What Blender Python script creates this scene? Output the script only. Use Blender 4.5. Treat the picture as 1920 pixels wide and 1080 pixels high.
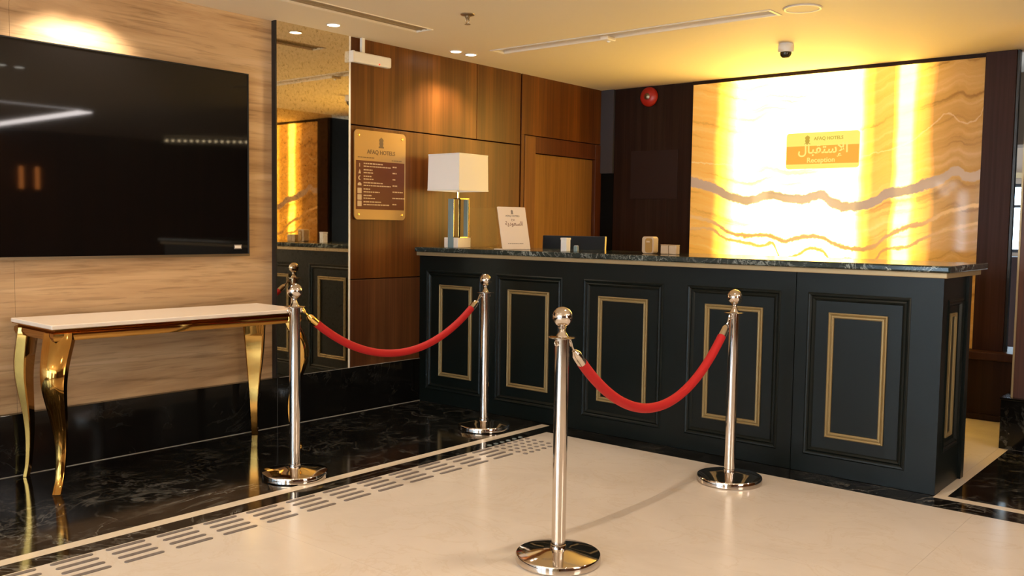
import bpy, bmesh, math, random
from mathutils import Vector, Matrix
random.seed(7)
SC = bpy.context.scene
for o in list(bpy.data.objects):
    bpy.data.objects.remove(o, do_unlink=True)
COL = SC.collection

# ------------------------------------------------------------------ camera
CAM_POS = Vector((4.7242, -4.6296, 1.25))
CAM_FWD = Vector((-0.63718508, 0.76784909, -0.06635476))
CAM_RIGHT = Vector((0.76883454, 0.6392776, 0.01475126))
CAM_UP = Vector((-0.05374585, 0.04161655, 0.99768705))
cam = bpy.data.cameras.new('camera')
cam.sensor_width = 36.0
cam.lens = 36.0 * 1735.86 / 1920.0
cam.clip_start = 0.05
cam_ob = bpy.data.objects.new('camera', cam)
COL.objects.link(cam_ob)
m = Matrix((CAM_RIGHT, CAM_UP, -CAM_FWD)).transposed().to_4x4()
m.translation = CAM_POS
cam_ob.matrix_world = m
SC.camera = cam_ob

# ------------------------------------------------------------------ world, view, light levels
SC.view_settings.view_transform = 'Standard'
SC.view_settings.look = 'None'
SC.view_settings.gamma = 1.0
SC.view_settings.use_curve_mapping = False
SC.view_settings.exposure = 0.0
w = bpy.data.worlds.new('daylight')
SC.world = w
w.use_nodes = True
bg = w.node_tree.nodes['Background']
bg.inputs['Color'].default_value = (0.64, 0.79, 1.0, 1)
bg.inputs['Strength'].default_value = 13.0
WARM = (1.0, 0.84, 0.65)
SPOT_MAIN = 31.0      # downlights over the open floor
SPOT_WALL = 40.0      # wall washers
SC.cycles.sample_clamp_indirect = 6.0
SC.cycles.max_bounces = 10
SC.cycles.transparent_max_bounces = 12

H = 2.457             # ceiling height
YB = 2.243            # back wall
X1, Y0, Y1 = 8.5, -9.0, 7.0


def spot(name, loc, energy, parent=None, angle=130, blend=0.7, col=WARM, radius=0.035, target=None):
    l = bpy.data.lights.new(name, 'SPOT')
    l.energy = energy
    l.color = col
    l.spot_size = math.radians(angle)
    l.spot_blend = blend
    l.shadow_soft_size = radius
    o = bpy.data.objects.new(name, l)
    COL.objects.link(o)
    o.location = loc
    if target is not None:
        d = Vector(target) - Vector(loc)
        o.rotation_euler = d.to_track_quat('-Z', 'Y').to_euler()
    if parent:
        o.parent = parent
        o.matrix_parent_inverse = Matrix.Translation(-Vector(parent.location))
    return o


def area(name, loc, size, energy, col, target):
    l = bpy.data.lights.new(name, 'AREA')
    l.shape = 'RECTANGLE'
    l.size, l.size_y = size
    l.energy = energy
    l.color = col
    o = bpy.data.objects.new(name, l)
    COL.objects.link(o)
    o.location = loc
    o.rotation_euler = (Vector(target) - Vector(loc)).to_track_quat('-Z', 'Y').to_euler()
    return o


# unseen area lights added behind and beside the camera to brighten the ceiling
area('added_uplight', (6.9, -2.2, 1.75), (1.0, 3.0), 76.0, (1.0, 0.84, 0.66), (6.0, -2.0, 2.457))
area('added_uplight', (3.2, -6.9, 1.75), (3.5, 0.8), 76.0, (1.0, 0.84, 0.66), (3.0, -5.6, 2.457))
# plain ceiling spots of the lobby outside the frame
for _x, _y, _k in ((3.2, -3.97, 0.8), (1.3, -3.9, 0.8), (5.6, -1.45, 1.0), (5.6, -3.6, 1.0), (5.6, -6.2, 1.0), (2.2, -6.2, 1.0), (7.4, -1.5, 0.8), (7.4, -5.0, 0.8), (5.6, 3.2, 0.8)):
    spot('lobby_spot', (_x, _y, H - 0.02), SPOT_MAIN * _k, angle=150)


# ------------------------------------------------------------------ material helpers
def new_mat(name):
    mt = bpy.data.materials.new(name)
    mt.use_nodes = True
    nt = mt.node_tree
    b = nt.nodes['Principled BSDF']
    return mt, nt, b


def plain(name, col, rough=0.5, metal=0.0, coat=0.0, spec=0.5, bump=0.0, bscale=200.0, aniso=0.0, var=0.0):
    mt, nt, b = new_mat(name)
    b.inputs['Base Color'].default_value = (*col, 1)
    b.inputs['Roughness'].default_value = rough
    b.inputs['Metallic'].default_value = metal
    b.inputs['Specular IOR Level'].default_value = spec
    b.inputs['Coat Weight'].default_value = coat
    b.inputs['Coat Roughness'].default_value = 0.05
    tc = nt.nodes.new('ShaderNodeTexCoord')
    nz = nt.nodes.new('ShaderNodeTexNoise')
    nz.inputs['Scale'].default_value = bscale
    nz.inputs['Detail'].default_value = 3
    nt.links.new(tc.outputs['Object'], nz.inputs['Vector'])
    if bump:
        bp = nt.nodes.new('ShaderNodeBump')
        bp.inputs['Strength'].default_value = bump
        bp.inputs['Distance'].default_value = 0.002
        nt.links.new(nz.outputs['Fac'], bp.inputs['Height'])
        nt.links.new(bp.outputs['Normal'], b.inputs['Normal'])
    if var:
        rp = nt.nodes.new('ShaderNodeMapRange')
        rp.inputs['From Min'].default_value = 0.3
        rp.inputs['From Max'].default_value = 0.7
        rp.inputs['To Min'].default_value = max(0.0, rough - var)
        rp.inputs['To Max'].default_value = rough + var
        nt.links.new(nz.outputs['Fac'], rp.inputs['Value'])
        nt.links.new(rp.outputs['Result'], b.inputs['Roughness'])
    return mt


def emit(name, col, strength):
    mt, nt, b = new_mat(name)
    b.inputs['Base Color'].default_value = (*[v * 0.06 for v in col], 1)
    b.inputs['Emission Color'].default_value = (*col, 1)
    b.inputs['Emission Strength'].default_value = strength
    return mt


def ramp(nt, stops, interp='LINEAR'):
    r = nt.nodes.new('ShaderNodeValToRGB')
    r.color_ramp.interpolation = interp
    e = r.color_ramp.elements
    while len(e) > 1:
        e.remove(e[-1])
    for i, (p, c) in enumerate(stops):
        if i == 0:
            e[0].position = p
            e[0].color = (*c, 1)
        else:
            x = e.new(p)
            x.color = (*c, 1)
    return r


def noise(nt, src, scale=(1, 1, 1), s=1.0, detail=4, rough=0.55, dist=0.0, loc=(0, 0, 0)):
    mp = nt.nodes.new('ShaderNodeMapping')
    mp.inputs['Scale'].default_value = scale
    mp.inputs['Location'].default_value = loc
    nt.links.new(src, mp.inputs['Vector'])
    n = nt.nodes.new('ShaderNodeTexNoise')
    n.inputs['Scale'].default_value = s
    n.inputs['Detail'].default_value = detail
    n.inputs['Roughness'].default_value = rough
    n.inputs['Distortion'].default_value = dist
    nt.links.new(mp.outputs['Vector'], n.inputs['Vector'])
    return n


def mixc(nt, fac, a, b, mode='MIX'):
    n = nt.nodes.new('ShaderNodeMix')
    n.data_type = 'RGBA'
    n.blend_type = mode
    for i, v in ((0, fac), (6, a), (7, b)):
        if isinstance(v, (int, float)):
            n.inputs[i].default_value = v
        elif isinstance(v, tuple):
            n.inputs[i].default_value = (*v, 1)
        else:
            nt.links.new(v, n.inputs[i])
    return n.outputs[2]


def math_n(nt, op, a, b=None):
    n = nt.nodes.new('ShaderNodeMath')
    n.operation = op
    for i, v in ((0, a), (1, b)):
        if v is None:
            continue
        if isinstance(v, (int, float)):
            n.inputs[i].default_value = v
        else:
            nt.links.new(v, n.inputs[i])
    return n.outputs[0]


def wood_mat(name, dark, mid, light, rough=0.32, axis='z', band=9.0, spec=0.3):
    mt, nt, b = new_mat(name)
    tc = nt.nodes.new('ShaderNodeTexCoord')
    sc = {'z': (band, band, 0.35), 'x': (0.35, band, band)}[axis]
    n1 = noise(nt, tc.outputs['Object'], sc, 1.0, 3, 0.5, 0.3)
    sc2 = {'z': (60, 60, 1.2), 'x': (1.2, 60, 60)}[axis]
    n2 = noise(nt, tc.outputs['Object'], sc2, 1.0, 4, 0.6, 0.4)
    r1 = ramp(nt, [(0.25, dark), (0.5, mid), (0.75, light)])
    nt.links.new(n1.outputs['Fac'], r1.inputs['Fac'])
    r2 = ramp(nt, [(0.3, (0.55, 0.55, 0.55)), (0.7, (1.1, 1.1, 1.1))])
    nt.links.new(n2.outputs['Fac'], r2.inputs['Fac'])
    c = mixc(nt, 0.75, r1.outputs['Color'], r2.outputs['Color'], 'MULTIPLY')
    nt.links.new(c, b.inputs['Base Color'])
    b.inputs['Roughness'].default_value = rough
    b.inputs['Specular IOR Level'].default_value = spec
    return mt


def travertine_mat():
    mt, nt, b = new_mat('travertine')
    tc = nt.nodes.new('ShaderNodeTexCoord')
    n1 = noise(nt, tc.outputs['Object'], (1, 0.55, 7.0), 1.0, 5, 0.6, 0.7)
    r1 = ramp(nt, [(0.30, (0.36, 0.21, 0.10)), (0.45, (0.50, 0.315, 0.165)), (0.56, (0.60, 0.40, 0.22)), (0.70, (0.69, 0.49, 0.30))])
    nt.links.new(n1.outputs['Fac'], r1.inputs['Fac'])
    n2 = noise(nt, tc.outputs['Object'], (3, 2.2, 42.0), 1.0, 5, 0.65, 0.5)
    r2 = ramp(nt, [(0.34, (0.62, 0.58, 0.54)), (0.48, (1.0, 1.0, 1.0)), (0.72, (1.08, 1.08, 1.08))])
    nt.links.new(n2.outputs['Fac'], r2.inputs['Fac'])
    c = mixc(nt, 0.8, r1.outputs['Color'], r2.outputs['Color'], 'MULTIPLY')
    nt.links.new(c, b.inputs['Base Color'])
    b.inputs['Roughness'].default_value = 0.34
    return mt


def black_marble_mat(name='black_marble', base=(0.005, 0.0047, 0.0043), vein=(0.32, 0.31, 0.28), rough=0.10, s=1.0, amt=1.0):
    mt, nt, b = new_mat(name)
    tc = nt.nodes.new('ShaderNodeTexCoord')
    out = base
    for k, (sc, wd, st, dist) in enumerate([(1.5, 0.014, 0.75, 1.6), (3.7, 0.016, 0.45, 1.2), (9.0, 0.03, 0.30, 0.8)]):
        n = noise(nt, tc.outputs['Object'], (s, s * 0.8, s), sc, 6, 0.6, dist, (k * 3.1, k * 1.7, 0.4))
        d = math_n(nt, 'ABSOLUTE', math_n(nt, 'SUBTRACT', n.outputs['Fac'], 0.5))
        r = ramp(nt, [(0.0, (1, 1, 1)), (wd, (0, 0, 0))])
        nt.links.new(d, r.inputs['Fac'])
        g = noise(nt, tc.outputs['Object'], (1, 1, 1), 1.7 + k, 3, 0.5, 0.0, (9.0 + k, 2.0, 5.0))
        gr = ramp(nt, [(0.47, (0, 0, 0)), (0.66, (st * amt,) * 3)])
        nt.links.new(g.outputs['Fac'], gr.inputs['Fac'])
        f = math_n(nt, 'MULTIPLY', r.outputs['Color'], gr.outputs['Color'])
        out = mixc(nt, f, out, vein)
    nt.links.new(out, b.inputs['Base Color'])
    b.inputs['Roughness'].default_value = rough
    b.inputs['Specular IOR Level'].default_value = 0.34
    return mt


def beige_marble_mat():
    mt, nt, b = new_mat('beige_marble')
    tc = nt.nodes.new('ShaderNodeTexCoord')
    n1 = noise(nt, tc.outputs['Object'], (1, 1, 1), 1.6, 6, 0.6, 0.8)
    r1 = ramp(nt, [(0.3, (0.625, 0.545, 0.46)), (0.5, (0.68, 0.60, 0.515)), (0.72, (0.73, 0.65, 0.565))])
    nt.links.new(n1.outputs['Fac'], r1.inputs['Fac'])
    n2 = noise(nt, tc.outputs['Object'], (1, 1.4, 1), 2.1, 6, 0.6, 1.4, (4, 1, 0))
    d = math_n(nt, 'ABSOLUTE', math_n(nt, 'SUBTRACT', n2.outputs['Fac'], 0.5))
    r2 = ramp(nt, [(0.0, (0.35, 0.35, 0.35)), (0.02, (0, 0, 0))])
    nt.links.new(d, r2.inputs['Fac'])
    c = mixc(nt, r2.outputs['Color'], r1.outputs['Color'], (0.60, 0.49, 0.36))
    nt.links.new(c, b.inputs['Base Color'])
    b.inputs['Roughness'].default_value = 0.2
    return mt


def mirror_mat():
    mt, nt, b = new_mat('antique_mirror')
    tc = nt.nodes.new('ShaderNodeTexCoord')
    n1 = noise(nt, tc.outputs['Object'], (1, 1, 1), 55.0, 5, 0.7, 0.6)
    r1 = ramp(nt, [(0.32, (0.42, 0.33, 0.20)), (0.42, (0.72, 0.61, 0.42)), (0.6, (0.82, 0.71, 0.52))])
    nt.links.new(n1.outputs['Fac'], r1.inputs['Fac'])
    nt.links.new(r1.outputs['Color'], b.inputs['Base Color'])
    b.inputs['Metallic'].default_value = 1.0
    b.inputs['Roughness'].default_value = 0.02
    return mt


def onyx_mat():
    mt, nt, b = new_mat('backlit_onyx')
    tc = nt.nodes.new('ShaderNodeTexCoord')
    sp = nt.nodes.new('ShaderNodeSeparateXYZ')
    nt.links.new(tc.outputs['Object'], sp.inputs[0])
    x, z = sp.outputs['X'], sp.outputs['Z']
    xa, xb = 0.935, 3.13
    t = nt.nodes.new('ShaderNodeMapRange')
    t.inputs['From Min'].default_value = xa
    t.inputs['From Max'].default_value = xb
    nt.links.new(x, t.inputs['Value'])
    tx = t.outputs['Result']

    def curve(pts):
        c = nt.nodes.new('ShaderNodeFloatCurve')
        cv = c.mapping.curves[0]
        pts = [((px - xa) / (xb - xa), (pz - 0.8) / 1.2) for px, pz in pts]
        pts[0] = (0.0, pts[0][1])
        pts[-1] = (1.0, pts[-1][1])
        cv.points[0].location = pts[0]
        cv.points[1].location = pts[-1]
        for p in pts[1:-1]:
            cv.points.new(*p)
        c.mapping.update()
        nt.links.new(tx, c.inputs['Value'])
        return math_n(nt, 'ADD', math_n(nt, 'MULTIPLY', c.outputs['Value'], 1.2), 0.8)

    main = curve([(0.935, 1.635), (1.10, 1.60), (1.292, 1.515), (1.477, 1.487), (1.60, 1.525), (1.784, 1.495), (1.994, 1.511), (2.03, 1.52), (2.118, 1.463),
                  (2.278, 1.428), (2.431, 1.469), (2.523, 1.529), (2.652, 1.545), (2.793, 1.589), (2.897, 1.63), (2.98, 1.675), (3.04, 1.635), (3.13, 1.655)])
    second = curve([(0.935, 1.36), (1.133, 1.316), (1.30, 1.225), (1.42, 1.205), (1.621, 1.207), (1.78, 1.172), (1.964, 1.209), (2.05, 1.20), (2.13, 1.164),
                    (2.29, 1.128), (2.43, 1.135), (2.52, 1.215), (2.626, 1.27), (2.804, 1.329), (2.95, 1.40), (3.13, 1.44)])
    third = curve([(0.935, 1.25), (1.13, 1.25), (1.25, 1.18), (1.45, 1.15), (1.58, 1.13), (1.66, 1.15), (1.74, 1.04), (1.85, 1.06), (1.97, 1.12), (2.06, 1.10), (2.14, 1.03), (2.25, 1.04),
                   (2.35, 1.02), (2.44, 1.04), (2.52, 1.12), (2.66, 1.14), (2.80, 1.22), (3.13, 1.33)])
    fourth = curve([(0.935, 1.80), (2.60, 1.86), (2.74, 1.95), (2.85, 2.03), (2.90, 2.065), (3.02, 2.066), (3.13, 2.095)])
    # wobble on the stone layers
    nw = noise(nt, tc.outputs['Object'], (6, 1, 6), 1.0, 5, 0.65)
    wob = math_n(nt, 'MULTIPLY', math_n(nt, 'SUBTRACT', nw.outputs['Fac'], 0.5), 0.06)
    nf = noise(nt, tc.outputs['Object'], (28, 1, 28), 1.0, 4, 0.7, 0.0, (3, 0, 7))
    wob = math_n(nt, 'ADD', wob, math_n(nt, 'MULTIPLY', math_n(nt, 'SUBTRACT', nf.outputs['Fac'], 0.5), 0.035))
    zz = math_n(nt, 'ADD', z, wob)

    def vein(c, half, soft):
        d = math_n(nt, 'ABSOLUTE', math_n(nt, 'SUBTRACT', zz, c))
        r = nt.nodes.new('ShaderNodeMapRange')
        r.interpolation_type = 'SMOOTHSTEP'
        r.inputs['From Min'].default_value = half + soft
        r.inputs['From Max'].default_value = half
        nt.links.new(d, r.inputs['Value'])
        return r.outputs['Result']
    v1 = vein(main, 0.030, 0.012)
    v2 = vein(second, 0.008, 0.012)
    v3 = vein(third, 0.005, 0.012)
    # layers that follow the main vein
    s = math_n(nt, 'SUBTRACT', zz, math_n(nt, 'MULTIPLY', main, 0.8))
    cb = nt.nodes.new('ShaderNodeCombineXYZ')
    nt.links.new(math_n(nt, 'MULTIPLY', x, 0.9), cb.inputs['X'])
    nt.links.new(math_n(nt, 'MULTIPLY', s, 15.0), cb.inputs['Y'])
    nl = nt.nodes.new('ShaderNodeTexNoise')
    nl.inputs['Scale'].default_value = 1.0
    nl.inputs['Detail'].default_value = 4
    nt.links.new(cb.outputs[0], nl.inputs['Vector'])
    lay = ramp(nt, [(0.30, (0.36, 0.19, 0.07)), (0.43, (0.60, 0.36, 0.13)), (0.55, (0.66, 0.41, 0.16)), (0.70, (0.76, 0.52, 0.27))])
    nt.links.new(nl.outputs['Fac'], lay.inputs['Fac'])
    base = mixc(nt, math_n(nt, 'MULTIPLY', math_n(nt, 'ADD', v2, v3), 0.6), lay.outputs['Color'], (0.42, 0.27, 0.15))
    base = mixc(nt, math_n(nt, 'MULTIPLY', v1, 0.85), base, (0.40, 0.31, 0.25))
    v4 = vein(fourth, 0.0015, 0.008)
    base = mixc(nt, math_n(nt, 'MULTIPLY', v4, 0.65), base, (0.85, 0.70, 0.50))
    nt.links.new(base, b.inputs['Base Color'])
    # the lamps behind the slab: vertical strips, uneven
    def u(px):
        return (px - xa) / (xb - xa)
    g = lambda v: (v, v, v)
    st = ramp(nt, [(0.0, g(0.13)), (u(1.13), g(0.16)), (u(1.165), g(0.30)), (u(1.25), g(0.62)), (u(1.34), g(0.93)), (u(1.46), g(0.95)), (u(1.64), g(1.0)), (u(2.30), g(1.0)), (u(2.365), g(0.42)),
                   (u(2.42), g(0.245)), (u(2.54), g(0.26)), (u(2.585), g(0.84)), (u(2.67), g(0.84)), (u(2.72), g(0.36)), (u(2.80), g(0.24)), (u(2.83), g(0.07)), (u(2.95), g(0.03)), (1.0, g(0.015))])
    # the strips wander a little with height
    nv = noise(nt, tc.outputs['Object'], (1.5, 1, 2.5), 1.0, 3, 0.5)
    tw = math_n(nt, 'ADD', tx, math_n(nt, 'MULTIPLY', math_n(nt, 'SUBTRACT', nv.outputs['Fac'], 0.5), 0.04))
    nt.links.new(tw, st.inputs['Fac'])
    # layered stone passes light unevenly
    tr = ramp(nt, [(0.26, g(0.70)), (0.42, g(0.97)), (0.65, g(1.0))])
    nt.links.new(nl.outputs['Fac'], tr.inputs['Fac'])
    f = math_n(nt, 'MULTIPLY', st.outputs['Color'], tr.outputs['Color'])
    f = math_n(nt, 'MULTIPLY', f, math_n(nt, 'SUBTRACT', 1.0, math_n(nt, 'MULTIPLY', v2, 0.55)))
    f = math_n(nt, 'MULTIPLY', f, math_n(nt, 'SUBTRACT', 1.0, math_n(nt, 'MULTIPLY', v3, 0.50)))
    er = ramp(nt, [(0.0, (0.0, 0.0, 0.0)), (0.2, (0.052, 0.024, 0.0026)), (0.42, (0.16, 0.082, 0.007)), (0.62, (0.26, 0.165, 0.020)), (0.82, (0.55, 0.36, 0.065)), (1.0, (0.98, 0.64, 0.145))])
    nt.links.new(f, er.inputs['Fac'])
    ec = mixc(nt, v1, er.outputs['Color'], mixc(nt, 0.97, er.outputs['Color'], (0.018, 0.0125, 0.009)))
    vv = math_n(nt, 'MULTIPLY', math_n(nt, 'MAXIMUM', v2, math_n(nt, 'MULTIPLY', v3, 0.8)), 0.88)
    ec = mixc(nt, vv, ec, (0.040, 0.022, 0.007))
    nt.links.new(ec, b.inputs['Emission Color'])
    b.inputs['Emission Strength'].default_value = 12.0
    b.inputs['Roughness'].default_value = 0.06
    return mt


def velvet_mat():
    mt, nt, b = new_mat('red_velvet')
    b.inputs['Base Color'].default_value = (0.44, 0.003, 0.005, 1)
    b.inputs['Roughness'].default_value = 0.75
    b.inputs['Sheen Weight'].default_value = 0.15
    b.inputs['Sheen Tint'].default_value = (1, 0.15, 0.1, 1)
    return mt


def glass_mat(name, tint, refl=0.12):
    mt, nt, b = new_mat(name)
    nt.nodes.remove(b)
    tr = nt.nodes.new('ShaderNodeBsdfTransparent')
    tr.inputs['Color'].default_value = (*tint, 1)
    gl = nt.nodes.new('ShaderNodeBsdfGlossy')
    gl.inputs['Roughness'].default_value = 0.03
    mx = nt.nodes.new('ShaderNodeMixShader')
    mx.inputs[0].default_value = refl
    nt.links.new(tr.outputs[0], mx.inputs[1])
    nt.links.new(gl.outputs[0], mx.inputs[2])
    nt.links.new(mx.outputs[0], nt.nodes['Material Output'].inputs['Surface'])
    return mt


M = dict(
    ceiling=plain('ceiling_paint', (0.80, 0.70, 0.56), 0.7, bump=0.02, bscale=60),
    far_paint=plain('far_wall_paint', (0.26, 0.19, 0.13), 0.7),
    paint=plain('wall_paint', (0.70, 0.62, 0.50), 0.7, bump=0.03),
    travertine=travertine_mat(),
    black=black_marble_mat(amt=0.6),
    base_black=black_marble_mat('baseboard_marble', amt=0.10, rough=0.10),
    counter_stone=black_marble_mat('counter_stone', base=(0.018, 0.026, 0.024), vein=(0.34, 0.38, 0.36), rough=0.10, s=2.4, amt=2.0),
    beige=beige_marble_mat(),
    strip=plain('cream_marble', (0.70, 0.60, 0.47), 0.22),
    grout=plain('dark_grout', (0.10, 0.085, 0.07), 0.8, bump=0.1),
    sealant_lit_edge=plain('pale_sealant_lit_edge', (0.35, 0.33, 0.30), 0.5),
    walnut=wood_mat('walnut_veneer', (0.070, 0.019, 0.0035), (0.118, 0.036, 0.006), (0.20, 0.066, 0.011), 0.34),
    walnut_low=wood_mat('walnut_veneer_low', (0.075, 0.026, 0.010), (0.115, 0.042, 0.015), (0.16, 0.064, 0.022), 0.30),
    door=wood_mat('door_veneer', (0.19, 0.085, 0.022), (0.25, 0.115, 0.030), (0.30, 0.145, 0.042), 0.4),
    frame_wood=wood_mat('door_frame_wood', (0.15, 0.055, 0.014), (0.19, 0.072, 0.020), (0.22, 0.09, 0.026), 0.35),
    head_wood=wood_mat('door_head_wood', (0.08, 0.022, 0.008), (0.10, 0.028, 0.010), (0.12, 0.036, 0.012), 0.35),
    dark_wood=wood_mat('dark_wenge', (0.016, 0.007, 0.005), (0.024, 0.010, 0.007), (0.034, 0.018, 0.012), 0.45, band=14, spec=0.15),
    hatch=plain('hatch_paint', (0.026, 0.013, 0.011), 0.5, spec=0.2),
    pillar=wood_mat('pillar_wood', (0.040, 0.017, 0.014), (0.052, 0.022, 0.018), (0.062, 0.028, 0.022), 0.45, band=12, spec=0.15),
    pillar2=wood_mat('pillar_brown', (0.09, 0.035, 0.022), (0.11, 0.045, 0.028), (0.13, 0.055, 0.035), 0.4, band=12),
    slot=plain('dark_recess', (0.003, 0.003, 0.003), 0.8, spec=0.1),
    grey=plain('grey_panel', (0.060, 0.055, 0.060), 0.55, spec=0.2),
    desk=plain('dark_green_lacquer', (0.0035, 0.0062, 0.0056), 0.34, spec=0.22),
    gold_paint=plain('matte_gold', (0.27, 0.195, 0.085), 0.45, metal=0.4),
    trim_gold=plain('champagne_gold', (0.38, 0.285, 0.155), 0.42, metal=0.4),
    chrome=plain('polished_steel', (0.68, 0.625, 0.575), 0.07, metal=1.0),
    gold=plain('polished_gold', (0.42, 0.225, 0.055), 0.10, metal=1.0, bump=0.12, bscale=9),
    brass=plain('bright_brass', (0.95, 0.66, 0.22), 0.15, metal=1.0),
    velvet=velvet_mat(),
    tv=plain('black_screen_glass', (0.004, 0.0035, 0.0035), 0.035, spec=0.5),
    tvbody=plain('black_plastic', (0.012, 0.012, 0.013), 0.35),
    marble_white=plain('white_marble', (0.80, 0.70, 0.60), 0.2),
    white=plain('white_plastic', (0.80, 0.78, 0.75), 0.4),
    white_frame=plain('white_metal', (0.80, 0.74, 0.66), 0.45),
    tan=plain('shaded_vent_tan', (0.34, 0.25, 0.15), 0.7),  # darker tan paints the shade inside the ceiling slot
    fabric=plain('lamp_shade_cloth', (0.86, 0.82, 0.78), 0.8, bump=0.15, bscale=500),
    slab_glass=plain('grey_crystal', (0.20, 0.27, 0.28), 0.08),
    clear=glass_mat('clear_acrylic', (0.93, 0.90, 0.84), 0.07),
    pane=glass_mat('window_glass', (0.92, 0.97, 0.96), 0.06),
    plate=plain('brushed_gold_plate', (0.42, 0.265, 0.11), 0.38, metal=0.5),
    plate_brown=plain('brown_print', (0.13, 0.034, 0.011), 0.45, spec=0.3),
    ink_dark=plain('dark_ink', (0.17, 0.10, 0.04), 0.5),
    ink_cream=plain('cream_ink', (0.60, 0.40, 0.22), 0.5),
    ink_grey=plain('grey_ink', (0.22, 0.19, 0.18), 0.6),
    ink_maroon=plain('maroon_ink', (0.22, 0.12, 0.10), 0.6),
    card=plain('white_card', (0.80, 0.70, 0.64), 0.5),
    monitor=plain('monitor_black', (0.004, 0.005, 0.007), 0.45, spec=0.2),
    beige_plastic=plain('beige_plastic', (0.58, 0.42, 0.27), 0.45),
    amber=plain('amber_window', (0.42, 0.22, 0.05), 0.25),
    red=plain('red_bell_paint', (0.42, 0.018, 0.010), 0.35),
    steel=plain('grey_steel', (0.32, 0.25, 0.17), 0.35, metal=1.0),
    dome=plain('smoked_dome', (0.03, 0.022, 0.015), 0.1),
    lens=emit('lamp_lens', (1.0, 0.93, 0.80), 9.0),
    cove=emit('cove_led', (1.0, 0.90, 0.86), 20.0),
    cove_dim=emit('cove_led_dim', (1.0, 0.90, 0.86), 4.0),
    bulb=emit('warm_bulb', (1.0, 0.75, 0.42), 20.0),
    globe=emit('white_globe', (1.0, 0.93, 0.85), 14.0),
    amber_tube=emit('amber_tube', (1.0, 0.30, 0.06), 5.0),
    red_led=emit('red_led', (1.0, 0.05, 0.03), 2.0),
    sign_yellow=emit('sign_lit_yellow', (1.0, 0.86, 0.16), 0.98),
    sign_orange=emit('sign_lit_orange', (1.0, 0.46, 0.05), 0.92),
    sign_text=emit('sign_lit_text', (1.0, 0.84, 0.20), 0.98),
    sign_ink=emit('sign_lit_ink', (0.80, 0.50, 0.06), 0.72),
    onyx=onyx_mat(),
    mirror=mirror_mat(),
    side_mirror=plain('bronze_mirror', (0.75, 0.60, 0.42), 0.02, metal=1.0),
)


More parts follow.
